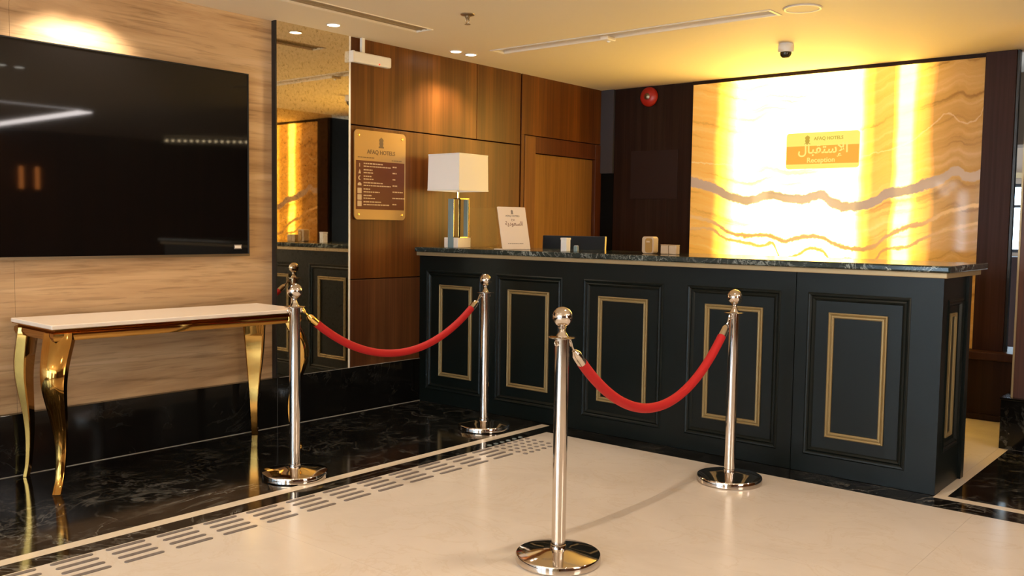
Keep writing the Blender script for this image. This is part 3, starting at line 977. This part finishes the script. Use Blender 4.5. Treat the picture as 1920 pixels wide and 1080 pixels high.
# red alarm bell
c = (0.518, YB, 2.366)
t = thing('alarm_bell', c, 'round red fire alarm bell on the dark wood wall', 'alarm bell')
MB().lathe([(0.0, -0.0005), (0.070, -0.0005), (0.083, -0.012), (0.082, -0.026), (0.070, -0.040), (0.045, -0.050), (0.030, -0.052)], (c[0], YB, c[2]), 36, 'y').build('gong', 'red', t, smooth=True)
MB().lathe([(0.0, -0.062), (0.018, -0.060), (0.028, -0.054), (0.028, -0.045)], (c[0], YB, c[2]), 20, 'y').build('hub', 'steel', t, smooth=True)

# ================================================================== TELEVISION
t = thing('television', (0.05, -2.365, 1.06), 'large black wall-mounted flat television on the travertine wall', 'television')
ty0, ty1, tz0, tz1 = -3.30, -1.436, 1.060, 2.108
MB().box(0.030, 0.062, ty0, ty1, tz0, tz1).build('cabinet', 'tvbody', t, bevel=0.004)
MB().box(0.000, 0.032, -2.7, -2.05, 1.35, 1.80).build('wall_bracket', 'tvbody', t)
frx = lambda u, v, w_: (0.062 + w_, u, v)
MB().rect_frame(ty0, ty1, tz0, tz1, [(0, 0), (0, 0.008), (0.006, 0.008), (0.007, 0.003)], frx).build('bezel', 'tvbody', t)
MB().box(0.0615, 0.065, ty0 + 0.006, ty1 - 0.006, tz0 + 0.006, tz1 - 0.006).build('screen', 'tv', t)
MB().box(0.0615, 0.0735, ty0, ty1, tz0 - 0.006, tz0 + 0.008).build('chin', 'steel', t)
MB().box(0.065, 0.0658, -1.536, -1.486, 1.096, 1.121).build('sticker', 'ink_grey', t)
MB().box(0.0658, 0.0662, -1.531, -1.491, 1.101, 1.116).build('sticker_print', 'white_frame', t)

# ================================================================== CONSOLE TABLE
TH = math.radians(-1.8)
TC = Vector((0.292, -2.082, 0))
tm = Matrix.Translation(TC) @ Matrix.Rotation(TH, 4, 'Z')
t = thing('console_table', TC, 'polished gold console table with curved legs and a white marble top', 'table')
hx, hy = 0.236, 0.682
MB().box(-hx, hx, -hy, hy, 0.756, 0.776, tm).build('marble_top', 'marble_white', t, bevel=0.004, seg=3)
mb = MB()
fr = lambda u, v, w_: tm @ Vector((u, v, w_))
mb.rect_frame(-hx + 0.004, hx - 0.004, -hy + 0.004, hy - 0.004, [(0.0, 0.752), (0.0, 0.756), (0.08, 0.756), (0.08, 0.752), (0.0, 0.752)], fr)
mb.build('top_rail', 'gold', t)
mb = MB()
mb.rect_frame(-hx + 0.010, hx - 0.010, -hy + 0.010, hy - 0.010, [(0.012, 0.752), (0.016, 0.745), (0.002, 0.735), (0.0, 0.720), (0.006, 0.700), (0.03, 0.700), (0.03, 0.752)], fr)
mb.build('apron', 'gold', t, smooth=True)


def cabriole(sx, sy):
    """curved leg that bows out along the diagonal"""
    d = Vector((sx, sy, 0)).normalized()
    side = Vector((-d.y, d.x, 0))
    top = Vector((sx * (hx - 0.055), sy * (hy - 0.055), 0))
    prof = [(0.735, 0.000, 0.062, 0.030), (0.700, 0.008, 0.064, 0.032), (0.640, 0.030, 0.060, 0.034), (0.570, 0.050, 0.055, 0.034), (0.500, 0.054, 0.050, 0.031), (0.430, 0.042, 0.044, 0.027),
            (0.350, 0.022, 0.036, 0.022), (0.270, 0.006, 0.029, 0.018), (0.190, 0.002, 0.024, 0.015), (0.110, 0.010, 0.021, 0.013), (0.050, 0.024, 0.019, 0.012), (0.002, 0.046, 0.019, 0.012)]
    # smooth resample
    fine = []
    for i in range(len(prof) - 1):
        p0, p1, p2, p3 = (prof[max(0, i - 1)], prof[i], prof[i + 1], prof[min(len(prof) - 1, i + 2)])
        for s in range(4):
            u = s / 4
            fine.append(tuple(0.5 * ((2 * b_) + (-a_ + c_) * u + (2 * a_ - 5 * b_ + 4 * c_ - d_) * u * u + (-a_ + 3 * b_ - 3 * c_ + d_) * u ** 3) for a_, b_, c_, d_ in zip(p0, p1, p2, p3)))
    fine.append(prof[-1])
    rings = []
    for z, off, wd, th in fine:
        off = off * (1.28 if sx > 0 else 0.45)
        c = top + d * off + Vector((0, 0, z))
        ring = []
        for (a, b) in ((-1, -0.8), (-0.85, -1), (0.85, -1), (1, -0.8), (1, 0.45), (0.7, 0.85), (0, 1.0), (-0.7, 0.85), (-1, 0.45)):
            ring.append(tm @ (c + side * (a * wd) + d * (b * th)))
        rings.append(ring)
    return MB().loops(rings)


for sx, sy in ((1, -1), (1, 1), (-1, -1), (-1, 1)):
    cabriole(sx, sy).build('leg', 'gold', t, smooth=True)

# ================================================================== RECEPTION DESK
DX = 3.515
desk = thing('reception_desk', (1.76, 0.23, 0), 'long dark green panelled reception desk with gold mouldings and a stone top', 'desk')
OUT = [(0.098, 0.628), (0.743, 1.291), (1.453, 2.012), (2.168, 2.718), (2.863, 3.372)]
GOLD = [(0.222, 0.526), (0.845, 1.183), (1.560, 1.906), (2.276, 2.617), (2.973, 3.264)]
PZ0, PZ1 = 0.095, 0.936
GZ0, GZ1 = 0.198, 0.838
# carcass behind the front
MB().box(0.0, 2.797, 0.020, 0.44, 0.002, 1.036).build('carcass', 'desk', desk)
MB().box(2.801, DX - 0.020, 0.020, 0.44, 0.002, 1.036).build('carcass', 'desk', desk)


def face_frame(x0, x1, holes, name):
    mb = MB()
    mb.box(x0, x1, 0.0, 0.021, 0.002, PZ0)
    mb.box(x0, x1, 0.0, 0.021, PZ1, 1.036)
    cur = x0
    for a, b in holes:
        mb.box(cur, a, 0.0, 0.021, PZ0, PZ1)
        cur = b
    mb.box(cur, x1, 0.0, 0.021, PZ0, PZ1)
    bmesh.ops.remove_doubles(mb.bm, verts=mb.bm.verts, dist=1e-5)
    return mb.build(name, 'desk', desk)


face_frame(0.0, 2.7965, OUT[:4], 'face_frame')
face_frame(2.8005, DX, OUT[4:], 'face_frame')
fy = lambda u, v, w_: (u, -w_, v)
for (a, b), (c, d) in zip(OUT, GOLD):
    p = MB().box(a, b, 0.009, 0.020, PZ0, PZ1).build('front_panel', 'desk', desk)
    MB().rect_frame(a, b, PZ0, PZ1, [(0.0, -0.010), (0.0, 0.002), (0.006, 0.006), (0.014, 0.004), (0.020, -0.002), (0.028, 0.002), (0.036, -0.003), (0.042, -0.010)], fy).build('panel_moulding', 'desk', p)
    MB().rect_frame(c, d, GZ0, GZ1, [(0.0, -0.010), (0.0, 0.001), (0.005, 0.004), (0.010, 0.001), (0.013, -0.002), (0.016, 0.002), (0.022, 0.003), (0.027, -0.001), (0.028, -0.010)], fy).build('gold_moulding', 'gold_paint', p)
# right end: frame, panel, mouldings, pilaster
mb = MB()
mb.box(DX - 0.021, DX, 0.0215, 0.40, 0.002, 0.19)
mb.box(DX - 0.021, DX, 0.0215, 0.40, 0.93, 1.036)
mb.box(DX - 0.021, DX, 0.0215, 0.085, 0.19, 0.93)
mb.box(DX - 0.021, DX, 0.360, 0.40, 0.19, 0.93)
mb.build('end_frame', 'desk', desk)
p = MB().box(DX - 0.02, DX - 0.009, 0.085, 0.360, 0.19, 0.93).build('end_panel', 'desk', desk)
fx = lambda u, v, w_: (DX + w_, u, v)
MB().rect_frame(0.085, 0.360, 0.19, 0.93, [(0.0, -0.010), (0.0, 0.002), (0.006, 0.006), (0.014, 0.004), (0.020, -0.002), (0.028, 0.002), (0.036, -0.010)], fx).build('panel_moulding', 'desk', p)
MB().rect_frame(0.152, 0.262, 0.253, 0.861, [(0.0, -0.010), (0.0, 0.000), (0.003, 0.001), (0.008, 0.0), (0.010, -0.002), (0.013, 0.001), (0.018, -0.002), (0.019, -0.010)], fx).build('gold_moulding', 'gold_paint', p)
MB().box(DX - 0.03, DX + 0.014, 0.40, 0.458, 0.002, 1.036).build('pilaster', 'desk', desk, bevel=0.002)
# gold strip and stone top
MB().box(0.006, DX + 0.020, -0.032, 0.60, 1.037, 1.063).build('gold_strip', 'trim_gold', desk, bevel=0.003)
MB().box(0.006, DX + 0.036, -0.050, 0.680, 1.0635, 1.096).build('stone_top', 'counter_stone', desk, bevel=0.008, seg=3)

# staff worktop behind the counter (carries the monitor)
t = thing('staff_worktop', (1.7, 0.85, 0), 'lower wooden staff worktop hidden behind the reception desk', 'desk')
MB().box(0.02, 3.2, 0.70, 1.15, 0.72, 0.75).build('work_surface', 'dark_wood', t)
for xx in (0.05, 1.6, 3.14):
    MB().box(xx, xx + 0.03, 0.72, 1.10, 0.0, 0.72).build('support', 'dark_wood', t)

# ================================================================== ON THE COUNTER
ZT = 1.0965
# --- table lamp
cx, cy = 0.275, 0.125
t = thing('table_lamp', (cx, cy, ZT), 'table lamp with white box shade and crystal stem standing on the counter', 'lamp')
MB().box(cx - 0.066, cx + 0.066, cy - 0.066, cy + 0.066, ZT, ZT + 0.070).build('base', 'marble_white', t, bevel=0.003)
MB().box(cx - 0.026, cx + 0.026, cy - 0.071, cy - 0.067, ZT, ZT + 0.338).build('crystal_slab', 'slab_glass', t, bevel=0.001)
MB().box(cx + 0.028, cx + 0.066, cy + 0.03, cy + 0.045, ZT + 0.070, ZT + 0.338).build('crystal_slab', 'slab_glass', t, bevel=0.001)
mb = MB()
fr = lambda u, v, w_: (u, cy - 0.05 + w_, v)
mb.rect_frame(cx + 0.000, cx + 0.066, ZT + 0.070, ZT + 0.342, [(0, 0), (0, 0.006), (0.006, 0.006), (0.006, 0), (0, 0)], fr)
fr2 = lambda u, v, w_: (cx + 0.060 + w_, u, v)
mb.rect_frame(cy - 0.05, cy + 0.045, ZT + 0.070, ZT + 0.342, [(0, 0), (0, 0.006), (0.006, 0.006), (0.006, 0), (0, 0)], fr2)
mb.build('gold_frame', 'brass', t)
MB().box(cx - 0.010, cx + 0.066, cy - 0.05, cy + 0.045, ZT + 0.338, ZT + 0.344).build('top_plate', 'brass', t)
MB().lathe([(0.003, 0.07), (0.0035, 0.25), (0.010, 0.335)], (cx + 0.012, cy, ZT), 14).build('stem', 'brass', t, smooth=True)
MB().lathe([(0.009, 0.344), (0.009, 0.41), (0.012, 0.412), (0.012, 0.46)], (cx, cy, ZT), 14).build('neck', 'chrome', t, smooth=True)
hs = 0.150
z0, z1 = ZT + 0.393, ZT + 0.645
mb = MB()
fr = lambda u, v, w_: (u, v, w_)
mb.rect_frame(cx - hs, cx + hs, cy - hs, cy + hs, [(0.0, z0), (0.004, z1), (0.008, z1), (0.004, z0), (0.0, z0)], fr)
mb.build('shade', 'fabric', t)
MB().rect_frame(cx - hs - 0.001, cx + hs + 0.001, cy - hs - 0.001, cy + hs + 0.001, [(0.0, z0), (0.0, z0 + 0.010), (0.006, z0 + 0.010), (0.006, z0), (0.0, z0)], fr).build('shade_binding', 'white', t)
MB().rect_frame(cx - hs + 0.003, cx + hs - 0.003, cy - hs + 0.003, cy + hs - 0.003, [(0.0, z1 - 0.010), (0.0, z1), (0.006, z1), (0.006, z1 - 0.010), (0.0, z1 - 0.010)], fr).build('shade_binding', 'white', t)
mb = MB()
mb.box(cx - hs + 0.006, cx + hs - 0.006, cy - 0.002, cy + 0.002, z0 + 0.055, z0 + 0.059)
mb.box(cx - 0.002, cx + 0.002, cy - hs + 0.006, cy + hs - 0.006, z0 + 0.055, z0 + 0.059)
mb.build('shade_carrier', 'steel', t)


def leaning(bl, br, h, lean, th):
    """frame of a sheet that stands on bl-br and leans back from the viewer's side"""
    U = (Vector(br) - Vector(bl))
    wd = U.length
    U.normalize()
    n = Vector((U.y, -U.x, 0))
    V = (Vector((0, 0, 1)) * math.cos(lean) - n * math.sin(lean)).normalized()
    N = U.cross(V)
    return frame_fn(bl, U, V, N), wd


# --- clear empty sign holder
fr, wd = leaning((0.395, 0.150, ZT + 0.001), (0.455, 0.375, ZT + 0.001), 0.29, math.radians(14), 0.004)
t = thing('sign_holder', (0.42, 0.26, ZT), 'clear empty acrylic sign holder standing beside the lamp', 'sign holder')
MB().prism(rrect(0, wd, 0, 0.290, 0.004, 2), fr, 0.0, 0.004).build('sheet', 'clear', t)
p0, p1, p2, p3 = fr(0, 0, 0.004), fr(wd, 0, 0.004), fr(wd, 0, 0.004), fr(0, 0, 0.004)
nb = (fr(0, 0, 0.004) - fr(0, 0, 0)).normalized()
foot = frame_fn((0.395, 0.150, ZT), (fr(1, 0, 0) - fr(0, 0, 0)), (-(Vector((nb.x, nb.y, 0)).normalized())), (0, 0, 1))
MB().prism([(0, 0), (wd, 0), (wd, 0.09), (0, 0.09)], foot, 0.0, 0.003).build('foot', 'clear', t)

# --- white leaning card sign
bl, br = (0.778, 0.020, ZT + 0.001), (0.840, 0.235, ZT + 0.001)
fr, wd = leaning(bl, br, 0.29, math.radians(14.5), 0.004)
hh = 0.290
t = thing('card_stand', (0.83, 0.14, ZT), 'white leaning card stand with printed crest and script on the counter', 'sign')
MB().prism(rrect(0, wd, 0, hh, 0.004, 2), fr, 0.0, 0.005).build('card', 'card', t)
nb = (fr(0, 0, 0.004) - fr(0, 0, 0)).normalized()
foot = frame_fn((bl[0], bl[1], ZT), (fr(1, 0, 0) - fr(0, 0, 0)), (-(Vector((nb.x, nb.y, 0)).normalized())), (0, 0, 1))
MB().prism([(0, 0), (wd, 0), (wd, 0.10), (0, 0.10)], foot, 0.0, 0.004).build('foot', 'card', t)
crest(fr, wd * 0.5, hh * 0.88, 0.030, 0.005, 0.0056).build('crest', 'ink_grey', t)
lettering('lettering', 'AFAQ HOTELS', 0.02, fr, wd * 0.5, hh * 0.785, 0.0052, 'ink_grey', t, width=wd * 0.5, extr=0.0003)
lettering('lettering', '\uFEA1\uFEED\uFEAD', 0.03, fr, wd * 0.5, hh * 0.69, 0.0052, 'ink_maroon', t, width=wd * 0.12, extr=0.0003)
lettering('lettering', '\uFE94\uFEF3\uFEA9\uFEEE\uFECC\uFEB4\uFEDF\u0627', 0.05, fr, wd * 0.52, hh * 0.595, 0.0052, 'ink_maroon', t, width=wd * 0.62, extr=0.0003)
mb = MB()
random.seed(3)
u = wd * 0.22
while u < wd * 0.78:
    ln = random.uniform(0.006, 0.016)
    mb.prism([(u, hh * 0.125), (u + ln, hh * 0.125), (u + ln, hh * 0.142), (u, hh * 0.142)], fr, 0.005, 0.0056)
    u += ln + 0.004
mb.build('printed_line', 'ink_grey', t, kind='stuff')

# --- monitor behind the counter
t = thing('monitor', (0.78, 0.88, 0.75), 'black computer monitor seen from behind over the counter', 'monitor')
a = math.radians(9)
mm = Matrix.Translation((0.745, 0.80, 0)) @ Matrix.Rotation(a, 4, 'Z') @ Matrix.Rotation(math.radians(-4), 4, 'X')
MB().box(-0.252, 0.252, -0.012, 0.012, 0.855, 1.190, mm).build('back_shell', 'monitor', t, bevel=0.004)
MB().box(-0.249, 0.249, 0.0125, 0.0145, 0.86, 1.186, mm).build('screen', 'tv', t)
MB().box(0.2525, 0.258, -0.008, 0.012, 0.855, 1.190, mm).build('lit_edge', 'gold_paint', t)  # gold strip stands in for onyx light on the monitor's side
MB().box(-0.10, 0.10, -0.030, -0.0125, 0.98, 1.08, mm).build('mount_plate', 'monitor', t, bevel=0.004)
MB().box(0.71, 0.78, 0.87, 0.895, 0.755, 1.04).build('stand_neck', 'tvbody', t)
MB().box(0.63, 0.86, 0.80, 0.97, 0.750, 0.760).build('stand_base', 'tvbody', t, bevel=0.004)

# --- small boxes along the counter
t = thing('white_box', (1.235, 0.10, ZT), 'upright white box with a lid in front of the monitor', 'box')
MB().box(1.213, 1.257, 0.078, 0.122, ZT, ZT + 0.074).build('body', 'white', t, bevel=0.002)
MB().box(1.211, 1.259, 0.076, 0.124, ZT + 0.074, ZT + 0.087).build('lid', 'white', t, bevel=0.002)
t = thing('small_holder', (1.295, 0.13, ZT), 'small grey block just right of the upright white box', 'holder')
MB().box(1.283, 1.309, 0.120, 0.142, ZT, ZT + 0.036).build('block', 'slab_glass', t, bevel=0.002)
MB().box(1.286, 1.306, 0.123, 0.139, ZT + 0.036, ZT + 0.039).build('top_rim', 'white', t)

t = thing('dispenser', (1.735, 0.29, ZT), 'beige rounded dispenser with an amber front on the counter', 'dispenser')
fr = frame_fn((1.697, 0.262, ZT), (1, 0, 0), (0, 0, 1), (0, -1, 0))
MB().prism(rrect(0, 0.082, 0, 0.104, 0.016, 5), fr, -0.058, 0.0).build('shell', 'beige_plastic', t, bevel=0.004)
MB().prism(rrect(0.026, 0.074, 0.006, 0.094, 0.014, 5), fr, 0.0005, 0.004).build('front_window', 'amber', t)
MB().box(1.732, 1.756, 0.256, 0.2585, ZT + 0.068, ZT + 0.078).build('label_strip', 'ink_cream', t)

for nm, xa, lab in (('cube_box', 1.826, 'left one of two small cream cubes by the beige dispenser'), ('cube_box', 1.882, 'right one of two small cream cubes by the beige dispenser')):
    t = thing(nm, (xa + 0.026, 0.29, ZT), lab, 'box', 'two small cream cubes on the counter')
    MB().box(xa, xa + 0.052, 0.268, 0.310, ZT, ZT + 0.052).build('body', 'beige_plastic', t, bevel=0.003)
    MB().box(xa - 0.001, xa + 0.053, 0.267, 0.311, ZT + 0.0525, ZT + 0.057).build('lid', 'beige_plastic', t, bevel=0.002)

# ================================================================== SIGNS
# --- hotel directory on the wood wall
sy0, sy1, sz0, sz1 = -0.622, -0.165, 1.281, 1.868
SW, SH = sy1 - sy0, sz1 - sz0
t = thing('directory_sign', (0.02, (sy0 + sy1) / 2, sz0), 'gold and brown hotel directory plate on the wood wall beside the mirror', 'sign')
fr = frame_fn((0.030, sy0, sz0), (0, 1, 0), (0, 0, 1), (1, 0, 0))
MB().prism(rrect(0, SW, 0, SH, 0.030), fr, 0.012, 0.020).build('plate', 'plate', t)
MB().prism(rrect(0.012, SW - 0.012, SH * 0.115, SH * 0.660, 0.002, 2), fr, 0.020, 0.0206).build('brown_field', 'plate_brown', t)
for u in (0.034, SW - 0.034):
    for v in (0.034, SH - 0.034):
        c = fr(u, v, 0)
        MB().lathe([(0.007, 0.005), (0.010, 0.024), (0.008, 0.0275), (0.0, 0.029)], (0.025, c.y, c.z), 14, 'x').build('stud', 'brass', t, smooth=True)
crest(fr, SW * 0.51, SH * 0.875, 0.072, 0.020, 0.0208).build('crest', 'ink_dark', t)
lettering('lettering', 'AFAQ HOTELS', 0.05, fr, SW * 0.51, SH * 0.760, 0.0202, 'ink_dark', t, width=SW * 0.55)
random.seed(11)


def dashes(mb, u0, u1, v, hgt, fr, w0, w1):
    u = u0
    while u < u1:
        ln = min(random.uniform(0.010, 0.028), u1 - u + 0.004)
        mb.prism([(u, v), (u + ln, v), (u + ln, v + hgt), (u, v + hgt)], fr, w0, w1)
        u += ln + 0.004


mb = MB()
dashes(mb, SW * 0.06, SW * 0.38, SH * 0.690, 0.007, fr, 0.020, 0.0206)
dashes(mb, SW * 0.72, SW * 0.92, SH * 0.678, 0.006, fr, 0.020, 0.0206)
mb.build('heading_print', 'ink_dark', t, kind='stuff')
mb = MB()
lens_l = [(0.36, 0.52), (0.16, 0.17), (0.14, 0.18), (0.36, 0.52), (0.13, 0.30), (0.15, 0.22), (0.33, 0.50)]
lens_r = [0.07, 0.07, 0.06, 0.09, 0.20, 0.25, 0.07]
for k in range(7):
    v = SH * (0.612 - 0.0715 * k)
    dashes(mb, SW * 0.17, SW * (0.17 + lens_l[k][0]), v + 0.006, 0.008, fr, 0.0206, 0.0211)
    dashes(mb, SW * 0.17, SW * (0.17 + lens_l[k][1]), v - 0.012, 0.007, fr, 0.0206, 0.0211)
    dashes(mb, SW * 0.735, SW * (0.735 + lens_r[k]), v - 0.006, 0.008, fr, 0.0206, 0.0211)
mb.build('printed_lines', 'ink_cream', t, kind='stuff')
for k in range(7):
    v = SH * (0.612 - 0.0715 * k) - 0.002
    cu = SW * 0.095
    if k == 0:
        poly = [(cu - 0.003, v - 0.012), (cu + 0.003, v - 0.012), (cu + 0.003, v + 0.012), (cu - 0.003, v + 0.012)]
    elif k == 1:
        poly = [(cu - 0.010, v - 0.014), (cu + 0.010, v - 0.014), (cu + 0.006, v + 0.004), (cu, v + 0.016), (cu - 0.004, v + 0.004)]
    elif k == 2:
        poly = [(cu + 0.010, v - 0.012), (cu, v - 0.016), (cu - 0.010, v - 0.008), (cu - 0.012, v), (cu - 0.010, v + 0.008), (cu, v + 0.016), (cu + 0.010, v + 0.012), (cu + 0.001, v + 0.008), (cu - 0.003, v), (cu + 0.001, v - 0.008)]
    elif k == 3:
        poly = [(cu - 0.016, v - 0.008), (cu + 0.016, v - 0.008), (cu + 0.016, v + 0.004), (cu + 0.006, v + 0.012), (cu - 0.006, v + 0.012), (cu - 0.016, v + 0.004)]
    else:
        poly = rrect(cu - 0.018, cu + 0.018, v - 0.018, v + 0.018, 0.003, 2)
    MB().prism(poly, fr, 0.0206, 0.0211).build('icon', 'ink_cream', t)

# --- reception sign on the onyx
rx0, rx1, rz0, rz1 = 1.762, 2.317, 1.718, 1.988
RW, RH = rx1 - rx0, rz1 - rz0
t = thing('reception_sign', ((rx0 + rx1) / 2, YB - 0.03, rz0), 'glowing yellow and orange reception plate mounted on the onyx', 'sign')
fr = frame_fn((rx0, YB - 0.026, rz0), (1, 0, 0), (0, 0, 1), (0, -1, 0))
MB().prism(rrect(0, RW, 0, RH, 0.022), fr, 0.0, 0.008).build('plate', 'sign_yellow', t)
MB().prism(rrect(0.002, RW - 0.002, RH * 0.13, RH * 0.63, 0.002, 2), fr, 0.008, 0.0085).build('orange_band', 'sign_orange', t)
for u in (0.03, RW - 0.03):
    for v in (0.03, RH - 0.03):
        c = fr(u, v, 0)
        MB().lathe([(0.006, -0.020), (0.006, 0.0)], (c.x, YB - 0.0265 + 0.020, c.z), 10, 'y').build('standoff', 'brass', t)
crest(fr, RW * 0.295, RH * 0.80, 0.070, 0.008, 0.0088).build('crest', 'sign_ink', t)
lettering('lettering', 'AFAQ HOTELS', 0.03, fr, RW * 0.585, RH * 0.82, 0.0082, 'sign_ink', t, width=RW * 0.40)
lettering('lettering', '\uFEDD\uFE8E\uFE92\uFED8\uFE98\uFEB3\uFEF9\u0627', 0.1, fr, RW * 0.51, RH * 0.500, 0.0086, 'sign_text', t, width=RW * 0.68)
lettering('lettering', 'Reception', 0.05, fr, RW * 0.49, RH * 0.215, 0.0086, 'sign_text', t, width=RW * 0.38)

# ================================================================== STANCHIONS AND ROPES
def make_stanchion(x, y, label, group):
    t = thing('stanchion', (x, y, 0), label, 'barrier post', group)
    c = (x, y, 0)
    MB().lathe([(0.0, 0.001), (0.156, 0.001), (0.160, 0.005), (0.160, 0.028), (0.157, 0.033), (0.150, 0.035), (0.100, 0.044), (0.060, 0.050), (0.044, 0.053), (0.0, 0.054)], c, 56).build('base', 'chrome', t, smooth=True)
    MB().lathe([(0.0, 0.053), (0.030, 0.053), (0.030, 0.066), (0.0265, 0.068), (0.0265, 0.842), (0.0, 0.842)], c, 36).build('post', 'chrome', t, smooth=True)
    MB().lathe([(0.0, 0.8405), (0.046, 0.8405), (0.0515, 0.843), (0.0515, 0.8455), (0.048, 0.847), (0.0235, 0.8478), (0.0225, 0.851), (0.018, 0.857), (0.014, 0.863), (0.0125, 0.868), (0.011, 0.871), (0.0, 0.872)], c, 36).build('collar', 'chrome', t, smooth=True)
    prof = [(0.0, 0.870), (0.011, 0.870), (0.010, 0.874), (0.015, 0.878), (0.015, 0.882), (0.011, 0.885)]
    for i in range(1, 18):
        a = math.radians(-70 + 160 * i / 17)
        prof.append((0.0375 * math.cos(a), 0.9205 + 0.0375 * math.sin(a)))
    MB().lathe(prof, c, 36).build('ball_finial', 'chrome', t, smooth=True)
    for s in (-1, 1):
        MB().torus((x, y + s * 0.034, 0.826), 0.010, 0.0028, (1, 0, 0.0)).build('hook_ring', 'chrome', t, smooth=True)
    return t


G = 'polished steel rope stanchions'
ST = {'front': (2.699, -1.895), 'right': (2.672, -0.443), 'left': (1.037, -1.843), 'far': (0.985, -0.377)}
st = make_stanchion(*ST['front'], 'nearest polished steel stanchion, standing on the beige floor in front', G)
shift_copy(st, (*ST['right'], 0), 'steel stanchion on the beige floor before the fourth desk panel')
shift_copy(st, (*ST['left'], 0), 'steel stanchion on the black floor at the right end of the console table')
shift_copy(st, (*ST['far'], 0), 'steel stanchion farthest back, on black floor before the leftmost desk panels')


def rope(a, b, zmin, zend, label, cap_mat):
    A = Vector((a[0], a[1] + 0.047, 0))
    B = Vector((b[0], b[1] - 0.047, 0))
    t = thing('barrier_rope', ((A.x + B.x) / 2, (A.y + B.y) / 2, zmin - 0.022), label, 'rope', 'red velvet barrier ropes')
    k = (zend - zmin)

    def P(s):
        q = A.lerp(B, s)
        u = 2 * s - 1
        q.z = zmin + k * (0.93 * u * u + 0.07 * u ** 4)
        return q
    n = 44
    s0, s1 = 0.062, 0.938
    pts = [P(s0 + (s1 - s0) * i / n) for i in range(n + 1)]
    MB().tube(pts, 0.0205, 18).build('velvet_rope', 'velvet', t, smooth=True)
    for e, sgn in ((0, 1), (1, -1)):
        q = [P(s0 + 0.004), P(0.047), P(0.033), P(0.028), P(0.022)] if e == 0 else [P(s1 - 0.004), P(1 - 0.047), P(1 - 0.033), P(1 - 0.028), P(1 - 0.022)]
        MB().tube(q, [0.0195, 0.0195, 0.0185, 0.014, 0.008], 18).build('end_cap', cap_mat[e], t, smooth=True)
        h0 = P(0.022) if e == 0 else P(0.978)
        h1 = P(0.0) if e == 0 else P(1.0)
        h1.z = 0.826
        d = (h1 - h0)
        hook = [h0, h0 + d * 0.35, h0 + d * 0.6 + Vector((0, 0, 0.008)), h0 + d * 0.95 + Vector((0, 0, 0.010)), h1 + Vector((0, -0.004 * sgn, 0.0)), h1 + Vector((0, 0.004 * sgn, -0.008)), h0 + d * 0.7 + Vector((0, 0, -0.008))]
        MB().tube(hook, 0.0038, 8).build('hook', cap_mat[e], t, smooth=True)
    return t


rope(ST['front'], ST['right'], 0.482, 0.818, 'red velvet rope between the nearest stanchion and the one right of it', ('chrome', 'chrome'))
rope(ST['left'], ST['far'], 0.546, 0.822, 'red velvet rope between the two stanchions on the black floor', ('brass', 'chrome'))
